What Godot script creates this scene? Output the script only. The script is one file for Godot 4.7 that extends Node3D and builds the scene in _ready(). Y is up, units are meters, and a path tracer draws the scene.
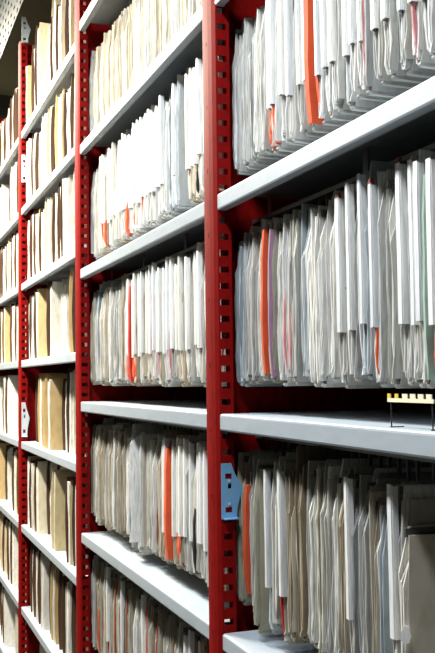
extends Node3D
# A records archive: steel shelving on red slotted posts, two bays of hanging files, two bays of manila folders.
# World: shelf fronts lie in the plane z = 0, shelves reach into -z, the aisle is +z, bays run along x.

const POST_X := [-0.3472, -1.3472, -2.3472, -3.3472, -4.3472]
const POST_W := 0.0595
const POST_D := 0.0228
const FLOOR_Y := -1.45
const CEIL_Y := 1.9
const UPPER := [0.932, 0.6075, 0.2855, -0.0524, -0.381, -0.711]      # shelves of the two file bays
const LOWER := [0.900, 0.622, 0.349, 0.0755, -0.2115, -0.502, -0.787, -1.072]  # shelves of the folder bays
const FRONT := -0.0235                                          # plane of the file fronts

var M := {}
var used := {}
var rng := RandomNumberGenerator.new()

# ---------------------------------------------------------------- mesh builder
class MB:
	var v := PackedVector3Array()
	var n := PackedVector3Array()
	var c := PackedColorArray()
	func tri(a: Vector3, b: Vector3, d: Vector3, col: Color, hint: Vector3) -> void:
		var f := (b - a).cross(d - a)
		if f.length_squared() < 1e-18:
			return
		if f.dot(hint) > 0.0:
			var t := b
			b = d
			d = t
		else:
			f = -f
		f = f.normalized()
		v.push_back(a); v.push_back(b); v.push_back(d)
		for k in 3:
			n.push_back(f)
			c.push_back(col)
	func quad(a: Vector3, b: Vector3, d: Vector3, e: Vector3, col: Color, hint: Vector3) -> void:
		tri(a, b, d, col, hint)
		tri(a, d, e, col, hint)
	func box(lo: Vector3, hi: Vector3, col := Color.WHITE) -> void:
		var p := []
		for k in 8:
			p.append(Vector3(hi.x if k & 1 else lo.x, hi.y if k & 2 else lo.y, hi.z if k & 4 else lo.z))
		quad(p[0], p[1], p[3], p[2], col, Vector3(0, 0, -1))
		quad(p[4], p[5], p[7], p[6], col, Vector3(0, 0, 1))
		quad(p[0], p[2], p[6], p[4], col, Vector3(-1, 0, 0))
		quad(p[1], p[3], p[7], p[5], col, Vector3(1, 0, 0))
		quad(p[0], p[1], p[5], p[4], col, Vector3(0, -1, 0))
		quad(p[2], p[3], p[7], p[6], col, Vector3(0, 1, 0))
	# extrude a closed outline (in the plane of ax, ay) along az by len, convex outlines only
	func prism(o: Vector3, ax: Vector3, ay: Vector3, az: Vector3, pts: Array, col := Color.WHITE) -> void:
		var mid := Vector2.ZERO
		for q in pts: mid += q
		mid /= pts.size()
		var cm := o + ax * mid.x + ay * mid.y
		for k in pts.size():
			var q: Vector2 = pts[k]
			var r: Vector2 = pts[(k + 1) % pts.size()]
			var a := o + ax * q.x + ay * q.y
			var b := o + ax * r.x + ay * r.y
			var h := (a + b) * 0.5 - cm
			quad(a, b, b + az, a + az, col, h)
			tri(cm, a, b, col, -az)
			tri(cm + az, a + az, b + az, col, az)
	# one cell of a sheet with a rectangular hole; o corner, ux/uy edges, nz thickness vector (front to back)
	func holed(o: Vector3, ux: Vector3, uy: Vector3, nz: Vector3, x0: float, x1: float, y0: float, y1: float, col := Color.WHITE) -> void:
		for s in 2:
			var w := o + nz * s
			var hint := nz if s else -nz
			var P := func(x: float, y: float) -> Vector3: return w + ux * x + uy * y
			quad(P.call(0.0, 0.0), P.call(1.0, 0.0), P.call(1.0, y0), P.call(0.0, y0), col, hint)
			quad(P.call(0.0, y1), P.call(1.0, y1), P.call(1.0, 1.0), P.call(0.0, 1.0), col, hint)
			quad(P.call(0.0, y0), P.call(x0, y0), P.call(x0, y1), P.call(0.0, y1), col, hint)
			quad(P.call(x1, y0), P.call(1.0, y0), P.call(1.0, y1), P.call(x1, y1), col, hint)
		var a := o + ux * x0 + uy * y0
		var b := o + ux * x1 + uy * y0
		var d := o + ux * x1 + uy * y1
		var e := o + ux * x0 + uy * y1
		quad(a, b, b + nz, a + nz, col, uy)
		quad(e, d, d + nz, e + nz, col, -uy)
		quad(a, e, e + nz, a + nz, col, ux)
		quad(b, d, d + nz, b + nz, col, -ux)
	# an upright sheet or sheaf: thickness t, from y0 to y1, front edge near zf, back edge zb.
	# lean, bow, wob bend it sideways; fz is a list of front-edge offsets; slope drops the top towards the back
	func sheet(cx: float, t: float, y0: float, y1: float, zf: float, zb: float, lean: float, bow: float, fz: Array, slope: float, col: Color, pinch := 0.0, hh := 0.24, bunch := 1.0) -> void:
		var k := fz.size()
		var P := []
		for i in k:
			var u := float(i) / (k - 1)
			var y := lerpf(y0, y1, pow(u, bunch))
			var g := clampf(y / hh, 0.0, 1.0)
			var x := cx * (1.0 - pinch * pow(1.0 - g, 9.0)) + lean * g + bow * sin(PI * g)
			var z: float = zf + fz[i]
			var yb := y - (slope if i == k - 1 else 0.0)
			P.append([Vector3(x - t * 0.5, y, z), Vector3(x + t * 0.5, y, z), Vector3(x + t * 0.5, yb, zb), Vector3(x - t * 0.5, yb, zb)])
		for i in k - 1:
			var a: Array = P[i]
			var b: Array = P[i + 1]
			quad(a[0], a[1], b[1], b[0], col, Vector3(0, 0, 1))
			quad(a[1], a[2], b[2], b[1], col, Vector3(1, 0, 0))
			quad(a[2], a[3], b[3], b[2], col, Vector3(0, 0, -1))
			quad(a[3], a[0], b[0], b[3], col, Vector3(-1, 0, 0))
		var lo: Array = P[0]
		var hi: Array = P[k - 1]
		quad(lo[0], lo[1], lo[2], lo[3], col, Vector3(0, -1, 0))
		quad(hi[0], hi[1], hi[2], hi[3], col, Vector3(0, 1, 0))
	func mesh() -> ArrayMesh:
		var a := []
		a.resize(Mesh.ARRAY_MAX)
		a[Mesh.ARRAY_VERTEX] = v
		a[Mesh.ARRAY_NORMAL] = n
		a[Mesh.ARRAY_COLOR] = c
		var m := ArrayMesh.new()
		m.add_surface_from_arrays(Mesh.PRIMITIVE_TRIANGLES, a)
		return m

# ---------------------------------------------------------------- nodes
func numbered(called: String) -> String:
	if not used.has(called):
		used[called] = 0
		return called
	used[called] += 1
	return "%s_%03d" % [called, used[called]]

func tag(o: Node3D, label: String, category: String, group := "", kind := "") -> Node3D:
	if label: o.set_meta("label", label)
	if category: o.set_meta("category", category)
	if group: o.set_meta("group", group)
	if kind: o.set_meta("kind", kind)
	return o

func thing(called: String, label: String, category: String, at: Vector3, group := "") -> Node3D:
	var o := Node3D.new()
	o.name = numbered(called)
	add_child(o)
	o.position = at
	tag(o, label, category, group)
	return o

func part(called: String, b, mat: Material, parent: Node3D, label := "") -> MeshInstance3D:
	var o := MeshInstance3D.new()
	o.mesh = b.mesh() if b is MB else b
	o.material_override = mat
	o.name = called
	parent.add_child(o, true)
	if label: o.set_meta("label", label)
	return o

func struct(called: String, lo: Vector3, hi: Vector3, mat: Material, label: String) -> MeshInstance3D:
	var b := MB.new()
	var c := (lo + hi) * 0.5
	b.box(lo - c, hi - c)
	var o := MeshInstance3D.new()
	o.mesh = b.mesh()
	o.material_override = mat
	o.name = called
	add_child(o)
	o.position = c
	tag(o, label, called.split("_")[0], "", "structure")
	return o

# ---------------------------------------------------------------- materials
func noise_tex(freq: float, stops: Array, seed_: int, size := 256, octaves := 4) -> NoiseTexture2D:
	var f := FastNoiseLite.new()
	f.noise_type = FastNoiseLite.TYPE_SIMPLEX_SMOOTH
	f.seed = seed_
	f.frequency = freq
	f.fractal_octaves = octaves
	var g := Gradient.new()
	var off := PackedFloat32Array()
	var cols := PackedColorArray()
	for s in stops:
		off.push_back(s[0])
		cols.push_back(s[1])
	g.offsets = off
	g.colors = cols
	var t := NoiseTexture2D.new()
	t.width = size
	t.height = size
	t.seamless = true
	t.noise = f
	t.color_ramp = g
	return t

func mat(col: Color, rough: float, tex: Texture2D = null, scale := Vector3.ONE, metal := 0.0) -> StandardMaterial3D:
	var m := StandardMaterial3D.new()
	m.albedo_color = col
	m.roughness = rough
	m.metallic = metal
	if tex:
		m.albedo_texture = tex
		m.uv1_triplanar = true
		m.uv1_world_triplanar = true
		m.uv1_scale = scale
	return m

func g8(r: int, g: int, b: int) -> Color:
	return Color(r / 255.0, g / 255.0, b / 255.0)

func lin(r: int, g: int, b: int) -> Color:
	return g8(r, g, b).srgb_to_linear()

func materials() -> void:
	var worn := noise_tex(0.02, [[0.0, g8(205, 190, 190)], [0.45, g8(245, 245, 245)], [0.62, g8(255, 255, 255)], [0.74, g8(255, 232, 220)]], 3)
	M.red = mat(g8(130, 10, 9), 0.6, worn, Vector3(9, 4, 9))
	M.red.metallic_specular = 0.2
	var scuff := noise_tex(0.015, [[0.0, g8(240, 241, 241)], [0.5, g8(255, 255, 255)], [0.8, g8(248, 249, 250)]], 5)
	M.shelf = mat(g8(172, 182, 192), 0.42, scuff, Vector3(2, 5, 5))
	M.rail = mat(g8(142, 145, 148), 0.45, null, Vector3.ONE, 0.8)
	M.hook = mat(g8(120, 120, 122), 0.45, null, Vector3.ONE, 0.7)
	M.cap = mat(g8(112, 40, 36), 0.6)
	M.clip = mat(g8(112, 170, 214), 0.4, scuff, Vector3(8, 8, 8))
	M.clip_pale = mat(g8(190, 204, 214), 0.45, scuff, Vector3(8, 8, 8))
	# paper: streaks along the sheets, flecks of dirt
	var streak := noise_tex(0.03, [[0.0, g8(196, 193, 188)], [0.32, g8(232, 230, 227)], [0.5, g8(252, 252, 251)], [0.68, g8(255, 255, 255)], [1.0, g8(224, 222, 220)]], 11, 512, 5)
	M.paper = mat(Color.WHITE, 0.85, streak, Vector3(14, 1.3, 14))
	M.paper.vertex_color_use_as_albedo = true
	var fleck := noise_tex(0.03, [[0.0, g8(214, 212, 210)], [0.35, g8(240, 240, 239)], [0.5, g8(252, 252, 252)], [1.0, g8(255, 255, 255)]], 23, 512, 4)
	M.strip = mat(Color.WHITE, 0.55, fleck, Vector3(11, 0.9, 11))
	M.strip.vertex_color_use_as_albedo = true
	M.card = mat(Color.WHITE, 0.8, noise_tex(0.02, [[0.0, g8(232, 229, 223)], [0.5, g8(252, 251, 250)], [0.9, g8(255, 255, 255)]], 31), Vector3(9, 3.5, 9))
	M.card.vertex_color_use_as_albedo = true
	M.black = mat(g8(16, 16, 17), 0.6)
	M.yellow = mat(g8(232, 202, 60), 0.7)
	M.cream = mat(g8(244, 236, 205), 0.75)
	M.wall = mat(g8(62, 64, 60), 0.9, scuff, Vector3(0.7, 0.7, 0.7))
	M.ceiling = mat(g8(96, 96, 90), 0.9, scuff, Vector3(0.9, 0.9, 0.9))
	M.floor = mat(g8(52, 52, 50), 0.6, noise_tex(0.03, [[0.0, g8(190, 190, 188)], [1.0, g8(255, 255, 255)]], 41), Vector3(1.5, 1.5, 1.5))
	M.olive = mat(g8(78, 76, 56), 0.8, scuff, Vector3(3, 3, 3))
	M.board = mat(g8(84, 58, 38), 0.8)  # shade of the slits between folders, put into the cover colour
	M.housing = mat(g8(225, 226, 224), 0.4)

# ---------------------------------------------------------------- lamps
func lamp(x: float, high: float, tint: Color, energy: float, label: String) -> void:
	var at := Vector3(x, high, 0.64)
	var t := thing("ceiling_lamp", label, "lamp", at, "strip lamps over the aisle")
	var b := MB.new()
	b.prism(Vector3(-0.62, 0, 0), Vector3(0, 0, 1), Vector3(0, 1, 0), Vector3(1.24, 0, 0), [Vector2(-0.085, 0.062), Vector2(0.085, 0.062), Vector2(0.085, 0.08), Vector2(0.055, 0.105), Vector2(-0.055, 0.105), Vector2(-0.085, 0.08)])
	part("housing", b, M.housing, t)
	var e := MB.new()
	e.prism(Vector3(-0.6, 0, 0), Vector3(0, 0, 1), Vector3(0, 1, 0), Vector3(1.2, 0, 0), [Vector2(-0.08, 0.0625), Vector2(-0.078, 0.02), Vector2(-0.06, 0.003), Vector2(0.06, 0.003), Vector2(0.078, 0.02), Vector2(0.08, 0.0625)])
	var em := mat(tint, 0.5)
	em.emission_enabled = true
	em.emission = tint
	em.emission_energy_multiplier = 2.6
	part("diffuser", e, em, t)
	for s in [-0.45, 0.45]:
		var r := MB.new()
		r.box(Vector3(s - 0.006, 0.104, -0.006), Vector3(s + 0.006, CEIL_Y - high, 0.006))
		part("hanger_rod", r, M.housing, t)
	var l := AreaLight3D.new()
	l.name = "lamp_light"
	l.area_size = Vector2(1.2, 0.15)
	l.light_color = tint
	l.light_energy = energy
	l.area_normalize_energy = true
	l.shadow_enabled = true
	l.area_range = 8.0
	l.area_attenuation = 2.0
	t.add_child(l)
	l.position = Vector3(0, -0.002, 0)
	l.rotation_degrees = Vector3(-90, 0, 0)

# ---------------------------------------------------------------- shelving
func post_mesh(top: float) -> Array:
	# front plate with small holes, chamfered corners, two slotted side flanges, return lips
	var w := POST_W * 0.5
	var front := MB.new()
	var side := MB.new()
	var h := 0.1016
	var y := FLOOR_Y
	var ch := 0.0022
	var fx := [-1.0, -0.66, -0.22, 0.22, 0.66, 1.0]
	var fz := [0.0, 0.003, 0.0044, 0.0044, 0.003, 0.0]
	ch = 0.0
	while y < top - 0.001:
		var dy := minf(h, top - y)
		front.holed(Vector3(-w * 0.22, y, 0.0044), Vector3(w * 0.44, 0, 0), Vector3(0, dy, 0), Vector3(0, 0, -0.0018), 0.4, 0.6, 0.45, 0.52)
		y += dy
	for k in [0, 1, 3, 4]:
		var a := Vector3(fx[k] * w, FLOOR_Y, fz[k])
		var b := Vector3(fx[k + 1] * w, FLOOR_Y, fz[k + 1])
		var up := Vector3(0, top - FLOOR_Y, 0)
		front.quad(a, b, b + up, a + up, Color.WHITE, Vector3(fx[k] + fx[k + 1], 0, 1))
	for s in [-1.0, 1.0]:
		y = FLOOR_Y + (0.006 if s > 0.0 else 0.0)
		var d := POST_D - ch
		var mb: MB = side
		while s > 0.0 and y < top - 0.02:
			mb.holed(Vector3(s * w, y, -ch), Vector3(0, 0, -d), Vector3(0, 0.0254, 0), Vector3(-s * 0.0018, 0, 0), 0.14, 0.78, 0.3, 0.66)
			y += 0.0254
		mb.box(Vector3(s * w - (0.0018 if s > 0 else 0.0), y, -POST_D), Vector3(s * w + (0.0 if s > 0 else 0.0018), top, -ch))
	return [front, side]

func posts() -> void:
	var labels := [
		"red slotted steel post standing outside the row of red posts in view",
		"dark red slotted steel post that carries the pale blue clip",
		"bright red slotted steel post between hanging files and manila folders",
		"slim red slotted steel post carrying three pale metal clips",
		"red slotted steel post at the far end of the manila folders"]
	var m := post_mesh(1.236)
	var fm: ArrayMesh = m[0].mesh()
	var sm: ArrayMesh = m[1].mesh()
	for i in [1, 2, 3, 4]:
		var t := thing("shelving_post", labels[i], "post", Vector3(POST_X[i], 0, 0), "red uprights of the shelving")
		part("front_plate", fm, M.red, t)
		part("slotted_flange", sm, M.red, t)
		var pn := MB.new()  # added sheet: hides the bright next bay, keeps the gap dark
		pn.box(Vector3(-0.0008, FLOOR_Y, -0.392), Vector3(0.0008, 1.236, -0.0235))
		part("added_panel", pn, M.red, t, "red sheet between the bays")
	var t0 := thing("shelving_post", labels[0], "post", Vector3(POST_X[0], 0, 0), "red uprights of the shelving")
	part("front_plate", fm, M.red, t0)
	part("slotted_flange", sm, M.red, t0)

func clip(at: Vector3, size: float, deep: float, m: Material, label: String) -> void:
	var t := thing("shelf_clip", label, "clip", at, "metal clips hooked into the posts")
	# a flat plate in the y-z plane with three punched windows: built of strips around the windows
	var k := size
	var th := 0.0016
	var b := MB.new()
	var ys := [0.0, 0.009, 0.017, 0.044, 0.051, 0.058, 0.066, 0.081]
	var back := [0.024, 0.0245, 0.025, 0.034, 0.03, 0.0255, 0.021, 0.0155]
	var win := [null, [0.006, 0.0165], null, [0.010, 0.0155], null, [0.006, 0.0165], null]
	for i in 7:
		var y0: float = ys[i] * k
		var y1: float = ys[i + 1] * k
		var z0: float = back[i] * k * deep
		var z1: float = back[i + 1] * k * deep
		if win[i] == null:
			b.prism(Vector3(0, 0, 0), Vector3(0, 0, -1), Vector3(0, 1, 0), Vector3(th, 0, 0), [Vector2(0, y0), Vector2(z0, y0), Vector2(z1, y1), Vector2(0, y1)])
		else:
			var a: float = win[i][0] * k * deep
			var c: float = win[i][1] * k * deep
			b.prism(Vector3.ZERO, Vector3(0, 0, -1), Vector3(0, 1, 0), Vector3(th, 0, 0), [Vector2(0, y0), Vector2(a, y0), Vector2(a, y1), Vector2(0, y1)])
			b.prism(Vector3.ZERO, Vector3(0, 0, -1), Vector3(0, 1, 0), Vector3(th, 0, 0), [Vector2(c, y0), Vector2(z0, y0), Vector2(z1, y1), Vector2(c, y1)])
	part("plate", b, m, t)
	var h := MB.new()
	for y in [0.02, 0.0535]:
		h.box(Vector3(-0.004, y * k, -0.0135 * k * deep), Vector3(0.003, y * k + 0.0035, -0.0105 * k * deep))
	part("hook", h, M.clip_pale, t)
	var f := MB.new()
	f.box(Vector3(0, 0, -0.024 * k * deep), Vector3(0.012, 0.0016, -0.002))
	part("foot_flange", f, m, t)

var shelf_cache := {}
func shelf(bay: int, y: float, hung: bool, label: String, group: String, lip := 0.026) -> void:
	var x0: float = POST_X[bay + 1] + POST_W * 0.5 + 0.0006
	var x1: float = POST_X[bay] - POST_W * 0.5 - 0.0006
	var w := x1 - x0
	var t := thing("steel_shelf", label, "shelf", Vector3((x0 + x1) * 0.5, y, 0), group)
	var key := "%s_%s" % [hung, lip]
	if not shelf_cache.has(key):
		var d := MB.new()
		d.box(Vector3(-w / 2, -0.0016, -0.392), Vector3(w / 2, 0, -0.004))
		# stiffening fold under the deck
		d.box(Vector3(-w / 2 + 0.03, -0.018, -0.215), Vector3(w / 2 - 0.03, -0.0016, -0.185))
		d.box(Vector3(-w / 2, -0.026, -0.392), Vector3(w / 2, -0.0016, -0.3904))
		var l := MB.new()
		var X := Vector3(w, 0, 0)
		# folded front lip: rounded top edge, face, rounded bottom, inward return
		var prof := [Vector2(-0.004, 0.0), Vector2(-0.0016, -0.0006), Vector2(-0.0004, -0.0018), Vector2(0, -0.004), Vector2(0, -lip + 0.003), Vector2(-0.0008, -lip + 0.0008), Vector2(-0.003, -lip), Vector2(-0.014, -lip), Vector2(-0.014, -lip + 0.0016), Vector2(-0.003, -lip + 0.0016)]
		var o := Vector3(-w / 2, 0, 0)
		for k in prof.size() - 1:
			var p: Vector2 = prof[k]
			var q: Vector2 = prof[k + 1]
			var a := o + Vector3(0, p.y, p.x)
			var b := o + Vector3(0, q.y, q.x)
			var dv := q - p
			l.quad(a, b, b + X, a + X, Color.WHITE, Vector3(0, -dv.x, dv.y) * -1.0)
		# inner skin of the face
		l.quad(o + Vector3(0, -0.0016, -0.0018), o + Vector3(0, -lip + 0.0016, -0.0018), o + Vector3(w, -lip + 0.0016, -0.0018), o + Vector3(w, -0.0016, -0.0018), Color.WHITE, Vector3(0, 0, -1))
		var r := MB.new()
		if hung:
			r.box(Vector3(-w / 2 - 0.027, -0.04, -0.006), Vector3(w / 2 + 0.027, -0.034, 0.006))
			for k in 4:
				var bx := -w / 2 + 0.02 + k * (w - 0.05) / 3.0
				r.box(Vector3(bx, -0.0345, -0.002), Vector3(bx + 0.012, -0.0016, 0.0))
		shelf_cache[key] = [d.mesh(), l.mesh(), r.mesh() if hung else null]
	var s: Array = shelf_cache[key]
	part("deck", s[0], M.shelf, t)
	part("front_lip", s[1], M.shelf, t)
	if hung:
		for z in [-0.075, -0.3]:
			part("hanging_rail", s[2], M.rail, t, "dark steel rail under the shelf").position.z = z

func shelving() -> void:
	posts()
	var names := ["second", "third", "fourth", "fifth", "sixth", "seventh", "eighth"]
	var up := ["topmost", "second from the top", "third from the top", "fourth from the top", "fifth from the top", "lowest"]
	for i in UPPER.size():
		shelf(1, UPPER[i], true, "pale grey steel shelf, %s, in the bay next to the blue-clip bay" % up[i], "pale grey shelves over the hanging files")
	for i in range(1, 5):
		var w: String = ["", "above the top row of files", "between top and middle rows of files", "between middle and bottom rows of files", "under the bottom row of files"][i]
		shelf(0, UPPER[i], true, "pale grey steel shelf %s in the blue-clip bay" % w, "pale grey shelves over the hanging files")
	for b in [2, 3]:
		for i in LOWER.size():
			var w: String = "top" if i == 0 else names[i - 1] + " from the top,"
			shelf(b, LOWER[i], false, "off-white steel shelf, %s in the %s" % [w.trim_suffix(",") if i == 0 else w.trim_suffix(","), "manila folder bay by the red posts" if b == 2 else "manila bay beyond the three-clip post"], "off-white shelves under the manila folders")
	# perforated fascia shelf over the folder bays
	for b in [2, 3]:
		var x0: float = POST_X[b + 1] - POST_W * 0.5 + (0.0 if b == 3 else POST_W * 0.5)
		var x1: float = POST_X[b] + (POST_W * 0.5 if b == 2 else 0.0)
		var t := thing("perforated_canopy", "pale perforated steel canopy on top of the %s" % ["manila bay by the red posts", "manila bay beyond the three-clip post"][b - 2], "canopy", Vector3((x0 + x1) * 0.5, 1.3562, 0), "perforated canopies on the shelving")
		var w := x1 - x0
		var p := MB.new()
		var ny := 7
		var nx := int(w / 0.075)
		for i in nx:
			for j in ny:
				p.holed(Vector3(-w / 2 + i * w / nx, j * 0.04, 0.004), Vector3(w / nx, 0, 0), Vector3(0, 0.04, 0), Vector3(0, 0, -0.0016), 0.28, 0.72, 0.3, 0.62)
		part("perforated_front", p, M.shelf, t)
		var d := MB.new()
		d.box(Vector3(-w / 2, 0.0, -0.392), Vector3(w / 2, 0.002, 0.0024))
		part("deck", d, M.olive, t, "dark olive board")
	var px: float = POST_X[1] + POST_W * 0.5 + 0.0002
	clip(Vector3(px, -0.211, -0.0005), 1.03, 1.0, M.clip, "pale blue metal clip hooked on the dark red post")
	px = POST_X[3] + POST_W * 0.5 + 0.0002
	clip(Vector3(px, 1.226, -0.001), 1.2, 0.8, M.clip_pale, "blue-grey metal clip near the top of the slim red post")
	clip(Vector3(px, 0.715, -0.001), 1.25, 0.66, M.clip_pale, "whitish metal clip on the slim red post, middle of three")
	clip(Vector3(px, -0.195, -0.001), 1.5, 0.55, M.clip_pale, "pale grey metal clip low on the slim red post")

# ---------------------------------------------------------------- hanging files
func jag(k: int, amp: float) -> Array:
	var a := []
	for i in k:
		a.append(rng.randf_range(-amp, amp))
	return a

var PAPER := {}
const FH := 0.236

# spec: T width, strip (bool), tone, insert (colour name or ""), drop, lean, tops
func hanging_file(x: float, y: float, s: Dictionary, label: String, group: String) -> void:
	var t := thing("hanging_file", label, "file", Vector3(x, y, FRONT + s.get("out", 0.0)), group)
	var T: float = s.T
	var lean: float = s.lean
	var bow: float = s.bow
	var tone: Array = PAPER[s.tone]
	var ht: float = s.get("h", FH)
	# pocket: two card walls that meet in a rounded bottom
	var pc: Color = tone[0]
	pc = pc * rng.randf_range(0.72, 0.92)
	pc.a = 1.0
	var b := MB.new()
	var zb := -0.315
	for sd in [-1.0, 1.0]:
		var top := ht - (0.012 if sd > 0 else 0.004) - rng.randf_range(0.0, 0.012)
		b.sheet(sd * (T * 0.5 - 0.0006), 0.0011, 0.004, top, -0.009 - rng.randf_range(0.0, 0.006), zb, lean, bow, [0.0, -0.002, 0.0, 0.0, 0.0, rng.randf_range(-0.004, 0.0)], rng.randf_range(0.0, 0.01), pc, 0.74, 0.24, 1.7)
	b.sheet(0.0, T * 0.26, 0.0, 0.0044, -0.01, zb, lean, bow, [-0.002, 0.0, 0.0], 0.0, pc, 0.0)
	part("pocket", b, M.card, t)
	# papers inside
	var p := MB.new()
	var at := -T * 0.5 + 0.0014
	while at < T * 0.5 - 0.0019:
		var th := minf(rng.randf_range(0.0007, 0.0027), T * 0.5 - 0.0014 - at)
		var col: Color = tone[1 + rng.randi() % (tone.size() - 1)]
		col = col * rng.randf_range(0.72, 1.06)
		col.a = 1.0
		if th > 0.0006:
			var yt := ht - rng.randf_range(0.0, 0.026) + (rng.randf_range(0.004, 0.018) if rng.randf() < 0.2 else 0.0)
			var fz := jag(7, 0.0018)
			fz[6] = rng.randf_range(-0.026, 0.0)
			p.sheet(at + th * 0.5, th, 0.0048 + rng.randf_range(0.0, 0.012), yt, -0.0045 - rng.randf_range(0.0, 0.0045), zb + 0.01, lean, bow + rng.randf_range(-0.0006, 0.0006), fz, rng.randf_range(-0.004, 0.016), col, 0.74, 0.24, 1.7)
		at += th + rng.randf_range(0.0001, 0.0007) + (rng.randf_range(0.0008, 0.0024) if rng.randf() < 0.27 else 0.0)
	part("papers", p, M.paper, t)
	if s.insert != "":
		var ins := MB.new()
		var ic: Color = INS[s.insert]
		var iw: float = s.get("iw", 0.005)
		ins.sheet(s.get("ix", 0.0), iw, 0.009, s.get("ih", ht - 0.02), -0.004 + s.get("iz", 0.0), zb + 0.02, lean, bow, [-0.004, 0.0, 0.0012, 0.0, 0.0, -0.003], 0.004, ic, 0.5)
		part("divider", ins, M.card, t, s.insert + " divider folder")
	if s.strip:
		# white title strip: a folded profile along the upper front edge, open below
		var q := MB.new()
		var sw: float = s.get("sw", rng.randf_range(0.0075, 0.0105))
		var sx: float = s.get("sx", rng.randf_range(-0.003, 0.003))
		var y0: float = 0.064 + rng.randf_range(-0.004, 0.004)
		var y1: float = ht - 0.008 + rng.randf_range(-0.006, 0.01)
		var sc: Color = STRIP[rng.randi() % STRIP.size()]
		if s.tone == "cream" or s.tone == "warm": sc = sc * Color(1.0, 0.985, 0.94)
		for sd in [-1.0, 1.0]:
			q.sheet(sx + sd * (sw * 0.5 - 0.0005), 0.001, y0, y1, -0.0018, -0.009, lean, bow, [0.0, 0.0, 0.0, 0.0, 0.0, 0.0], 0.0, sc)
		q.sheet(sx, sw - 0.0022, y0 + 0.0005, y1 + 0.002, 0.0, -0.0022, lean, bow, [0.0, 0.0, 0.0, 0.0, 0.0, -0.0008], 0.0, sc)
		var sp := part("title_strip", q, M.strip, t, "white title strip")
		if s.get("cap", false) and rng.randf() < 0.5:
			var e := MB.new()
			e.sheet(sx, sw * 0.6, y1 + 0.0015, y1 + 0.008, -0.0005, -0.006, lean, bow, [0.0, -0.001], 0.0, Color.WHITE)
			part("strip_cap", e, M.cap, sp, "small dull red cap")
	if s.has("torn"):
		var tn := MB.new()
		var fz := jag(11, 0.005)
		fz[10] = -0.03
		tn.sheet(T * 0.5 + 0.002, 0.0008, 0.02, ht - 0.004, 0.002, -0.06, lean, bow + 0.002, fz, 0.05, STRIP[0])
		part("torn_sheet", tn, M.paper, t, "torn white sheet hanging out")
	# steel bar with two hooks over the rails of the shelf above
	var hk := MB.new()
	var hang: float = s.hang
	hk.box(Vector3(lean - 0.0012, ht - 0.02, -0.31), Vector3(lean + 0.0012, ht - 0.011, -0.014))
	for z in [-0.075, -0.3]:
		var zz: float = z - FRONT - s.get("out", 0.0)
		hk.box(Vector3(lean - 0.001, ht - 0.012, zz - 0.011), Vector3(lean + 0.001, hang + 0.0005, zz - 0.0062))
		hk.box(Vector3(lean - 0.001, hang, zz - 0.011), Vector3(lean + 0.001, hang + 0.004, zz - 0.0022))
	part("hanger_bar", hk, M.hook, t)

var INS := {}
var STRIP := []

func palette() -> void:
	INS = {"orange": lin(226, 92, 52), "red": lin(190, 44, 34), "pink": lin(214, 146, 150), "green": lin(172, 198, 184), "blue": lin(128, 150, 176), "mauve": lin(164, 128, 158), "brown": lin(146, 84, 58), "black": lin(22, 24, 30)}
	STRIP = [lin(242, 243, 243), lin(236, 238, 240), lin(245, 244, 240), lin(228, 231, 234)]
	PAPER = {
		"grey": [lin(192, 190, 182), lin(220, 220, 216), lin(202, 202, 197), lin(236, 236, 233), lin(176, 177, 176), lin(210, 207, 198)],
		"white": [lin(218, 217, 212), lin(246, 246, 244), lin(238, 238, 236), lin(226, 226, 224), lin(242, 240, 234), lin(206, 207, 208)],
		"cool": [lin(190, 196, 198), lin(222, 228, 232), lin(196, 206, 214), lin(236, 238, 240), lin(172, 184, 194)],
		"cream": [lin(214, 204, 184), lin(240, 234, 218), lin(228, 220, 200), lin(244, 240, 230), lin(206, 194, 170)],  # slight warm-light tint put into the upper-row paper colours
		"warm": [lin(196, 184, 162), lin(224, 216, 200), lin(206, 196, 176), lin(236, 232, 222), lin(178, 164, 140)],
		"buff": [lin(214, 208, 192), lin(226, 222, 210), lin(236, 234, 226)],
		"kraft": [lin(164, 150, 128), lin(182, 168, 146), lin(204, 196, 180), lin(150, 136, 114), lin(190, 182, 168)],
		"olive": [lin(172, 167, 148), lin(192, 188, 170), lin(212, 210, 200), lin(152, 149, 134)],
	}

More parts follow.
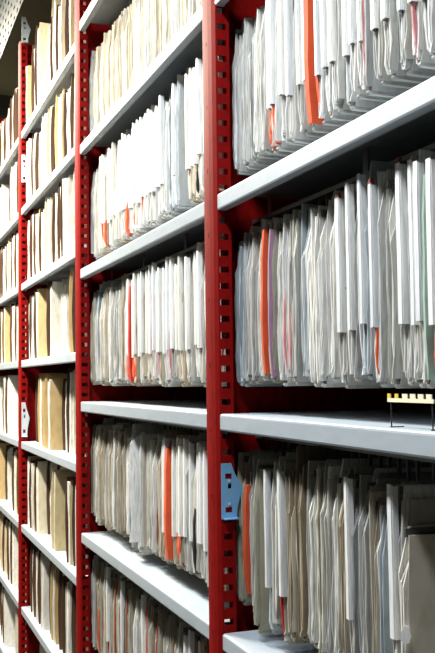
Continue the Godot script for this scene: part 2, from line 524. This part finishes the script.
# fill one row from the far post towards the near one; fixed holds hand-placed files [distance, spec]
func file_row(bay: int, above: float, deck: float, tones: Array, strip_from: float, strip_p: float, ins_p: float, ins: Array, fixed: Array, stop: float, where: String, group: String) -> void:
	var s: float = -POST_X[bay + 1] - 0.012
	var lean := 0.0
	var bow := 0.0
	var last := 0.0
	var looks := []
	var hooks: Array = fixed.duplicate()
	var hang_y := above - 0.034
	while s > stop:
		var sp := {}
		var ready := false
		if hooks.size() and s - 0.012 < hooks[0][0]:
			sp = hooks[0][1].duplicate()
			hooks.pop_front()
			ready = true
		if not sp.has("T"): sp.T = rng.randf_range(0.0185, 0.0265)
		if s - sp.T < -POST_X[bay + 1] - 1.0 + 0.022: break
		if not sp.has("tone"): sp.tone = tones[rng.randi() % tones.size()]
		if not sp.has("strip"): sp.strip = s < strip_from and rng.randf() < strip_p and not ready
		sp.cap = bay == 0 and above < 0.4 and above > 0.0
		if not sp.has("insert"):
			sp.insert = ""
			if rng.randf() < ins_p:
				sp.insert = ins[rng.randi() % ins.size()]
				sp.iw = rng.randf_range(0.0015, 0.0035)
				sp.ix = rng.randf_range(-0.3, 0.3) * sp.T
				if rng.randf() < 0.7: sp.ih = rng.randf_range(0.07, 0.2)
		if not sp.has("lean"): sp.lean = lean
		if not sp.has("bow"): sp.bow = bow
		lean = clampf(lean + rng.randf_range(-0.001, 0.001), -0.004, 0.004)
		bow = clampf(bow + rng.randf_range(-0.0006, 0.0006), -0.002, 0.002)
		var gap: float = sp.get("gap", rng.randf_range(0.001, 0.0032) + (rng.randf_range(0.001, 0.005) if rng.randf() < 0.2 else 0.0))
		var drop: float = sp.get("drop", rng.randf_range(-0.006, 0.005) - (0.022 if above > 0.9 else 0.0) + (0.008 if bay == 0 and above > 0.5 else 0.0))
		var y := above - 0.293 + drop
		sp.hang = hang_y - y
		if not sp.has("out"): sp.out = rng.randf_range(-0.004, 0.003)
		var x: float = -(s - sp.T * 0.5)
		var look: String = {"grey": "grey", "white": "white", "cool": "bluish white", "cream": "cream", "warm": "warm buff", "kraft": "brown kraft", "buff": "pale buff", "olive": "olive grey"}[sp.tone]
		look = ("slim " if sp.T < 0.0208 else ("thick " if sp.T > 0.0242 else "")) + look
		looks.append([look, x, y, sp])
		s -= sp.T + gap
	var count := {}
	var texts := []
	for k in looks.size():
		var sp: Dictionary = looks[k][3]
		var lab: String = "%s hanging file, %s%s, %s" % [looks[k][0], "white strip" if sp.strip else "no strip", (", " + sp.insert + " divider") if sp.insert != "" else "", where]
		lab = sp.get("label", lab)
		texts.append(lab)
		count[lab] = count.get(lab, 0) + 1
	for k in looks.size():
		var lab: String = texts[k]
		if count[lab] > 1 and not looks[k][3].has("label"):
			for d in [-1, 1]:
				var j: int = k + d
				if j < 0 or j >= looks.size(): continue
				var ot: Dictionary = looks[j][3]
				var more := ""
				if ot.insert != "": more = "beside %s divider" % ot.insert
				elif ot.strip != looks[k][3].strip: more = "beside one %s strip" % ("with" if ot.strip else "without")
				elif looks[k][3].out > 0.0012: more = "jutting out"
				elif looks[k][3].out < -0.0025: more = "pushed back"
				if more and lab.replace("-", " ").split(" ").size() <= 13:
					lab = lab.replace(" hanging file,", " hanging file %s," % more)
					break
		hanging_file(looks[k][1], looks[k][2], looks[k][3], lab, group)

func files() -> void:
	# near bay
	file_row(0, UPPER[1], UPPER[2], ["grey", "white", "grey", "white", "white"], 1.205, 0.8, 0.16, ["orange", "pink", "pink"], [
		[1.302, {"T": 0.012, "tone": "cool", "insert": "orange", "iw": 0.004, "ih": 0.05, "strip": false, "gap": 0.007, "out": -0.012}],
		[1.19, {"insert": "orange", "iw": 0.006, "ih": 0.07, "strip": true}],
		[1.165, {"insert": "orange", "iw": 0.004, "strip": true}],
		[1.06, {"T": 0.024, "tone": "white", "insert": "orange", "iw": 0.011, "ix": 0.006, "strip": true, "sx": -0.005, "iz": 0.004}],
		[1.035, {"T": 0.021, "tone": "white", "insert": "orange", "iw": 0.006, "ix": -0.003, "strip": true}],
	], 0.62, "top row, blue-clip bay", "hanging files in the top row of the blue-clip bay")
	file_row(0, UPPER[2], UPPER[3], ["grey", "white", "white", "grey", "cool", "white"], 1.0, 0.92, 0.12, ["pink", "orange"], [
		[1.302, {"T": 0.015, "tone": "cool", "strip": false}],
		[1.228, {"T": 0.017, "tone": "grey", "insert": "orange", "iw": 0.0062, "ix": 0.005, "strip": false, "iz": 0.003}],
		[1.198, {"T": 0.022, "tone": "olive", "insert": "mauve", "iw": 0.0032, "ix": 0.006, "strip": false, "iz": 0.002}],
		[0.9, {"T": 0.02, "tone": "white", "strip": true, "insert": "orange", "iw": 0.002, "ih": 0.08, "gap": 0.004}],
		[0.876, {"T": 0.0165, "tone": "grey", "strip": false, "lean": -0.002, "gap": 0.0105, "bow": 0.002, "insert": ""}],
		[0.838, {"T": 0.021, "tone": "white", "strip": true, "insert": ""}],
		[0.82, {"T": 0.021, "tone": "white", "strip": true, "insert": "green", "iw": 0.0035, "ix": 0.0088, "iz": 0.002}],
		[0.80, {"T": 0.02, "tone": "white", "strip": true, "insert": "orange", "ih": 0.062, "iw": 0.006}],
	], 0.62, "middle row, blue-clip bay", "hanging files in the middle row of the blue-clip bay")
	file_row(0, UPPER[3], UPPER[4], ["grey", "olive", "grey", "cool", "kraft"], 1.15, 0.2, 0.14, ["red", "pink", "mauve"], [
		[1.302, {"T": 0.016, "tone": "cool", "insert": "orange", "iw": 0.011, "ix": 0.002, "ih": 0.17, "strip": false, "gap": 0.008, "h": 0.19, "drop": 0.016, "out": -0.006, "iz": 0.004}],
		[1.268, {"T": 0.014, "tone": "olive", "insert": "", "strip": false, "gap": 0.028, "h": 0.252, "drop": -0.022, "out": 0.004, "bow": 0.004, "label": "large olive grey hanging file bulging beside the dark red post"}],
		[1.215, {"T": 0.009, "tone": "cool", "insert": "", "strip": true, "gap": 0.008, "drop": -0.014}],
		[1.185, {"T": 0.012, "tone": "olive", "insert": "red", "iw": 0.003, "ix": -0.005, "strip": true, "gap": 0.009, "drop": -0.016}],
		[0.92, {"T": 0.013, "tone": "kraft", "insert": "", "strip": false, "gap": 0.006, "h": 0.222}],
		[0.9, {"T": 0.012, "tone": "cool", "insert": "", "strip": false, "gap": 0.014, "h": 0.21}],
		[0.87, {"T": 0.012, "tone": "buff", "insert": "", "strip": false, "gap": 0.11, "h": 0.202, "out": 0.006, "bow": 0.003, "label": "wide plain grey folder hanging with torn white sheet beside it"}],
	], 0.62, "bottom row, blue-clip bay", "hanging files in the bottom row of the blue-clip bay")
	# next bay
	file_row(1, UPPER[0], UPPER[1], ["cream", "cream", "white", "cream"], 0.0, 0.0, 0.0, ["orange"], [], 1.38, "top row, bay after blue-clip bay", "hanging files in the top row of the second bay")
	file_row(1, UPPER[1], UPPER[2], ["cream", "white", "cream", "white"], 2.25, 0.85, 0.12, ["orange"], [
		[2.17, {"insert": "orange", "iw": 0.012, "ih": 0.07, "iz": 0.002, "strip": true}],
		[1.96, {"insert": "orange", "iw": 0.014, "ih": 0.08, "iz": 0.002, "strip": true}],
		[1.93, {"insert": "orange", "iw": 0.004, "ih": 0.08, "strip": true}],
		[1.66, {"T": 0.024, "tone": "cool", "insert": "", "strip": false, "h": 0.25}],
		[1.6, {"T": 0.016, "tone": "cool", "insert": "", "strip": false, "gap": 0.03, "h": 0.25, "out": 0.004}],
		[1.5, {"T": 0.02, "insert": "black", "iw": 0.004, "ih": 0.06, "strip": true}],
	], 1.38, "second row, bay after blue-clip bay", "hanging files in the second row of the second bay")
	file_row(1, UPPER[2], UPPER[3], ["white", "grey", "warm", "white"], 1.985, 0.97, 0.15, ["orange", "brown", "pink"], [
		[2.25, {"T": 0.016, "tone": "cool", "insert": "blue", "iw": 0.002, "ix": 0.0088, "strip": false, "gap": 0.012, "h": 0.246}],
		[2.16, {"T": 0.024, "tone": "white", "insert": "", "strip": false, "h": 0.246}],
		[1.975, {"insert": "orange", "iz": 0.002, "iw": 0.011, "ih": 0.075, "strip": true}],
		[1.95, {"T": 0.023, "insert": "red", "iw": 0.0115, "ix": 0.0055, "strip": true, "sx": -0.0065, "sw": 0.008, "iz": 0.005}],
		[1.92, {"insert": "orange", "iz": 0.002, "iw": 0.011, "ih": 0.07, "strip": true}],
		[1.89, {"insert": "orange", "iw": 0.005, "ih": 0.07, "strip": true}],
	], 1.38, "third row, bay after blue-clip bay", "hanging files in the third row of the second bay")
	file_row(1, UPPER[3], UPPER[4], ["grey", "warm", "kraft", "grey"], 1.73, 0.85, 0.1, ["brown", "blue"], [
		[2.29, {"T": 0.024, "tone": "cream", "insert": "", "strip": false, "h": 0.24, "drop": -0.012}],
		[2.2, {"T": 0.022, "tone": "warm", "insert": "", "strip": false, "drop": -0.014}],
		[2.02, {"T": 0.012, "tone": "kraft", "insert": "", "strip": false, "gap": 0.012}],
		[1.925, {"T": 0.022, "tone": "grey", "insert": "", "strip": false, "gap": 0.024, "h": 0.254, "out": 0.008, "drop": -0.014, "bow": 0.004, "torn": true, "label": "bulging torn grey hanging file, fourth row of the bay next to the blue-clip bay"}],
		[1.87, {"T": 0.018, "tone": "grey", "insert": "", "strip": false, "gap": 0.016, "h": 0.25, "out": 0.004, "drop": -0.016}],
		[1.70, {"T": 0.022, "insert": "orange", "iw": 0.012, "strip": true, "sx": -0.0065, "sw": 0.008, "ix": 0.005, "iz": 0.005}],
		[1.63, {"T": 0.02, "insert": "orange", "iw": 0.013, "ih": 0.075, "iz": 0.002, "strip": true}],
		[1.54, {"T": 0.018, "insert": "black", "iw": 0.006, "ih": 0.12, "strip": false, "iz": 0.003}],
	], 1.38, "fourth row, bay after blue-clip bay", "hanging files in the fourth row of the second bay")
	file_row(1, UPPER[4], UPPER[5], ["kraft", "warm", "grey", "olive"], 2.3, 0.2, 0.2, ["brown", "red", "orange"], [
		[2.1, {"insert": "brown", "iw": 0.008, "strip": false}],
		[2.0, {"tone": "kraft", "insert": "brown", "iw": 0.004, "strip": false, "gap": 0.012}],
		[1.9, {"tone": "white", "insert": "", "strip": false, "out": 0.006}],
	], 1.38, "fifth row, bay after blue-clip bay", "hanging files in the fifth row of the second bay")

# ---------------------------------------------------------------- manila folders
func manila_folder(x: float, deck: float, s: Dictionary, label: String, group: String) -> void:
	var t := thing("manila_folder", label, "folder", Vector3(x, deck, s.z), group)
	var T: float = s.T
	var H: float = s.h
	var lean: float = s.lean
	var zb := -0.285
	var cover: Color = TAN[s.tone]
	for sd in [-1.0, 1.0]:
		var b := MB.new()
		var hh := H - (0.006 if sd > 0 else 0.0)
		b.sheet(sd * (T * 0.5 - 0.001), 0.002, 0.0, hh, 0.0 if sd < 0 else -0.004, zb, lean, sd * s.bulge, [-0.002, 0.0, 0.001, 0.002, 0.001, 0.0, -0.003], rng.randf_range(-0.006, 0.006), cover, 0.0, H)
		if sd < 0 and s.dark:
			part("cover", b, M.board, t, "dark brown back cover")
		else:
			part("cover", b, M.card, t)
	var sp := MB.new()
	sp.box(Vector3(-T * 0.5, 0, zb - 0.002), Vector3(T * 0.5, H * 0.15, zb))
	sp.sheet(0.0, T, 0.0, H - 0.01, zb + 0.002, zb - 0.001, lean, 0.0, [0.0, 0.0, 0.0, 0.0], 0.0, cover, 0.0, H)
	part("spine", sp, M.card, t)
	var p := MB.new()
	var at: float = -T * 0.5 + 0.003 + T * s.slack
	while at < T * 0.5 - 0.003:
		var th := minf(rng.randf_range(0.003, 0.011), T * 0.5 - 0.002 - at)
		var c: Color = LEAF[rng.randi() % LEAF.size()]
		c = c * rng.randf_range(0.85, 1.05)
		c.a = 1.0
		p.sheet(at + th * 0.5, th, 0.001, H - rng.randf_range(0.004, 0.03), -0.001 - rng.randf_range(0.0, 0.01), zb + 0.004, lean, 0.0, jag(5, 0.0015), rng.randf_range(-0.004, 0.01), c, 0.0, H)
		at += th + 0.0006
	part("papers", p, M.paper, t)

var TAN := {}
var LEAF := []

func folder_row(bay: int, deck: float, room: float, stop: float, fill: float, where: String, group: String, fixed: Array, tones: Array, back: float) -> void:
	var s: float = -POST_X[bay + 1] - rng.randf_range(0.017, 0.024)
	var hooks := fixed.duplicate()
	while s - 0.02 > stop:
		var sp := {}
		if hooks.size() and s - 0.03 < hooks[0][0]:
			sp = hooks[0][1].duplicate()
			s = minf(s, hooks[0][0])
			hooks.pop_front()
		if not sp.has("T"): sp.T = rng.randf_range(0.045, 0.09)
		if s - sp.T < stop: break
		if not sp.has("h"): sp.h = minf(rng.randf_range(0.218, 0.255), room - 0.008)
		if not sp.has("tone"): sp.tone = tones[rng.randi() % tones.size()]
		if not sp.has("lean"): sp.lean = rng.randf_range(-0.007, 0.007)
		if not sp.has("z"):
			sp.z = -0.012 - rng.randf_range(0.0, 0.012)
			if rng.randf() < back: sp.z -= rng.randf_range(0.02, 0.05)
		sp.bulge = rng.randf_range(0.001, 0.005)
		sp.slack = rng.randf_range(0.18, 0.42)
		sp.dark = rng.randf() < 0.75  # most left covers go dark brown to draw a shaded slit
		var nm: String = {"tan": "tan manila", "straw": "straw yellow", "buff": "pale buff", "white": "white card", "grey": "grey card"}[sp.tone]
		var size := "slim " if sp.T < 0.058 else ("fat " if sp.T > 0.076 else "")
		var tilt := " pushed back" if sp.z < -0.04 else " leaning" if absf(sp.lean) > 0.005 else " upright"
		manila_folder(-(s - sp.T * 0.5), deck, sp, "%s%s folder,%s, %s" % [size, nm, tilt, where], group)
		var gap: float = sp.get("gap", rng.randf_range(0.015, 0.024) + (rng.randf_range(0.02, 0.05) if rng.randf() > fill else 0.0))
		s -= sp.T + gap

func folders() -> void:
	TAN = {"tan": lin(206, 178, 126), "straw": lin(222, 202, 152), "buff": lin(230, 219, 192), "white": lin(232, 230, 222), "grey": lin(170, 172, 170)}
	LEAF = [lin(240, 238, 230), lin(232, 230, 224), lin(222, 220, 214), lin(244, 242, 238), lin(206, 208, 208)]
	var names := ["top", "second", "third", "fourth", "fifth", "sixth", "seventh", "eighth"]
	for b in [2, 3]:
		for i in LOWER.size():
			var room: float = 0.456 if i == 0 else LOWER[i - 1] - LOWER[i] - 0.026
			var w := "%s shelf, %s" % [names[i], "manila bay before three-clip post" if b == 2 else "manila bay beyond three-clip post"]
			var fx := []
			if b == 2 and i == 0:
				fx = [[3.28, {"h": 0.24, "T": 0.05}], [3.19, {"h": 0.27, "T": 0.05}], [3.1, {"h": 0.31, "T": 0.05}], [3.0, {"h": 0.37, "T": 0.05}]]
			if b == 2 and i == 6:
				fx = [[2.94, {"T": 0.03, "tone": "tan", "h": 0.225, "lean": 0.0, "z": -0.03, "gap": 0.025}], [2.86, {"T": 0.05, "tone": "tan", "h": 0.235, "z": -0.02, "gap": 0.06}]]
			if b == 2 and i == 5:
				fx = [[2.8, {"T": 0.04, "tone": "straw", "h": 0.235, "lean": 0.008, "z": -0.012, "gap": 0.04}], [2.66, {"T": 0.04, "tone": "straw", "h": 0.235, "lean": -0.006, "z": -0.012}]]
			folder_row(b, LOWER[i], room, 2.379 if b == 2 else 3.379, 0.75 if i < 5 else 0.5, w, "manila folders on the %s shelf" % names[i], fx, ["buff", "white", "white", "straw"] if i < 3 else ["tan", "white", "straw", "buff", "white", "tan", "grey"], 0.15 if i < 3 else 0.4)

# ---------------------------------------------------------------- small things
func index_strip() -> void:
	# a low strip of cream and yellow index tabs on two black feet, standing on the shelf
	var t := thing("index_strip", "yellow and cream index tab strip on black feet under middle-row files", "index strip", Vector3(-0.806, UPPER[3], -0.012))
	for x in [-0.038, 0.038]:
		var b := MB.new()
		b.box(Vector3(x - 0.001, 0, -0.016), Vector3(x + 0.001, 0.001, 0.0))
		b.box(Vector3(x - 0.0005, 0.001, -0.0022), Vector3(x + 0.0005, 0.029, -0.001))
		part("wire_foot", b, M.black, t)
	var c := MB.new()
	c.box(Vector3(-0.0425, 0.0265, -0.001), Vector3(0.0425, 0.0305, 0.0002))
	part("card_strip", c, M.cream, t, "cream card strip")
	for k in 6:
		var e := MB.new()
		var x := -0.0425 + k * 0.0145
		e.box(Vector3(x, 0.0305, -0.001), Vector3(x + (0.006 if k < 2 else 0.0092), 0.0352, 0.0002))
		part("index_tab", e, M.yellow if k < 2 else M.cream, t, "yellow tab" if k < 2 else "cream tab")

func torn_sheets() -> void:
	var spots := [
		[Vector3(-0.843, -0.275, FRONT + 0.006), 0.011, 0.019, "torn white paper scrap sticking out beside the wide plain grey folder"],
	]
	for s in spots:
		var t := thing("torn_paper", s[3], "paper", s[0], "")
		var b := MB.new()
		var w: float = s[1]
		var h: float = s[2]
		b.prism(Vector3(0, 0, 0), Vector3(0.5, 0, -0.86), Vector3(0, 1, 0), Vector3(0.0007, 0.0, 0.0004), [Vector2(0, 0.22 * h), Vector2(0.3 * w, 0), Vector2(0.8 * w, 0.06 * h), Vector2(w, 0.42 * h), Vector2(0.8 * w, 0.92 * h), Vector2(0.4 * w, h), Vector2(0.08 * w, 0.66 * h)], STRIP[0])
		part("sheet", b, M.paper, t)

# ---------------------------------------------------------------- scene
func _ready() -> void:
	rng.seed = 20240611
	var cam := Camera3D.new()
	cam.name = "camera"
	add_child(cam)
	cam.transform = Transform3D(Basis(Vector3(0.3499787, -0.0121662, -0.9366786), Vector3(0.0577485, 0.9982940, 0.0086105), Vector3(0.9349759, -0.0571053, 0.3500842)).orthonormalized(), Vector3(0, 0, 0.4955))
	cam.fov = 38.985
	cam.near = 0.02
	cam.current = true
	var env := Environment.new()
	env.background_mode = Environment.BG_COLOR
	env.background_color = Color.BLACK
	env.ambient_light_source = Environment.AMBIENT_SOURCE_DISABLED
	env.tonemap_mode = Environment.TONE_MAPPER_LINEAR
	env.tonemap_exposure = 1.75
	env.sdfgi_enabled = true
	env.ssao_enabled = true
	env.ssil_enabled = true
	var we := WorldEnvironment.new()
	we.name = "environment"
	we.environment = env
	add_child(we)
	materials()
	palette()
	lamp(-0.8, 1.32, Color(0.96, 0.985, 1.0), 2.45, "cool white strip lamp hung over the blue-clip bay")
	lamp(-2.85, 1.32, Color(1.0, 0.97, 0.90), 6.8, "white strip lamp hung over the bay of manila folders")
	lamp(-4.8, 1.62, Color(1.0, 0.95, 0.85), 9.5, "warm white strip lamp hung beyond the three-clip post")
	# room
	var X0 := -5.6
	var X1 := 1.4
	var Z0 := -0.55
	var Z1 := 1.45
	struct("floor", Vector3(X0 - 0.1, FLOOR_Y - 0.1, Z0 - 0.1), Vector3(X1 + 0.1, FLOOR_Y, Z1 + 0.1), M.floor, "dark grey floor of the archive aisle")
	struct("ceiling", Vector3(X0 - 0.1, CEIL_Y, Z0 - 0.1), Vector3(X1 + 0.1, CEIL_Y + 0.1, Z1 + 0.1), M.ceiling, "plain grey ceiling over the aisle")
	struct("wall_back", Vector3(X0 - 0.1, FLOOR_Y, Z0 - 0.1), Vector3(X1 + 0.1, CEIL_Y, Z0), M.wall, "grey wall behind the shelving")
	struct("wall_front", Vector3(X0 - 0.1, FLOOR_Y, Z1), Vector3(X1 + 0.1, CEIL_Y, Z1 + 0.1), M.wall, "grey wall across the aisle")
	struct("wall_left", Vector3(X0 - 0.1, FLOOR_Y, Z0), Vector3(X0, CEIL_Y, Z1), M.wall, "grey wall at the far end of the aisle")
	struct("wall_right", Vector3(X1, FLOOR_Y, Z0), Vector3(X1 + 0.1, CEIL_Y, Z1), M.wall, "grey wall at the near end of the aisle")
	shelving()
	files()
	folders()
	index_strip()
	torn_sheets()
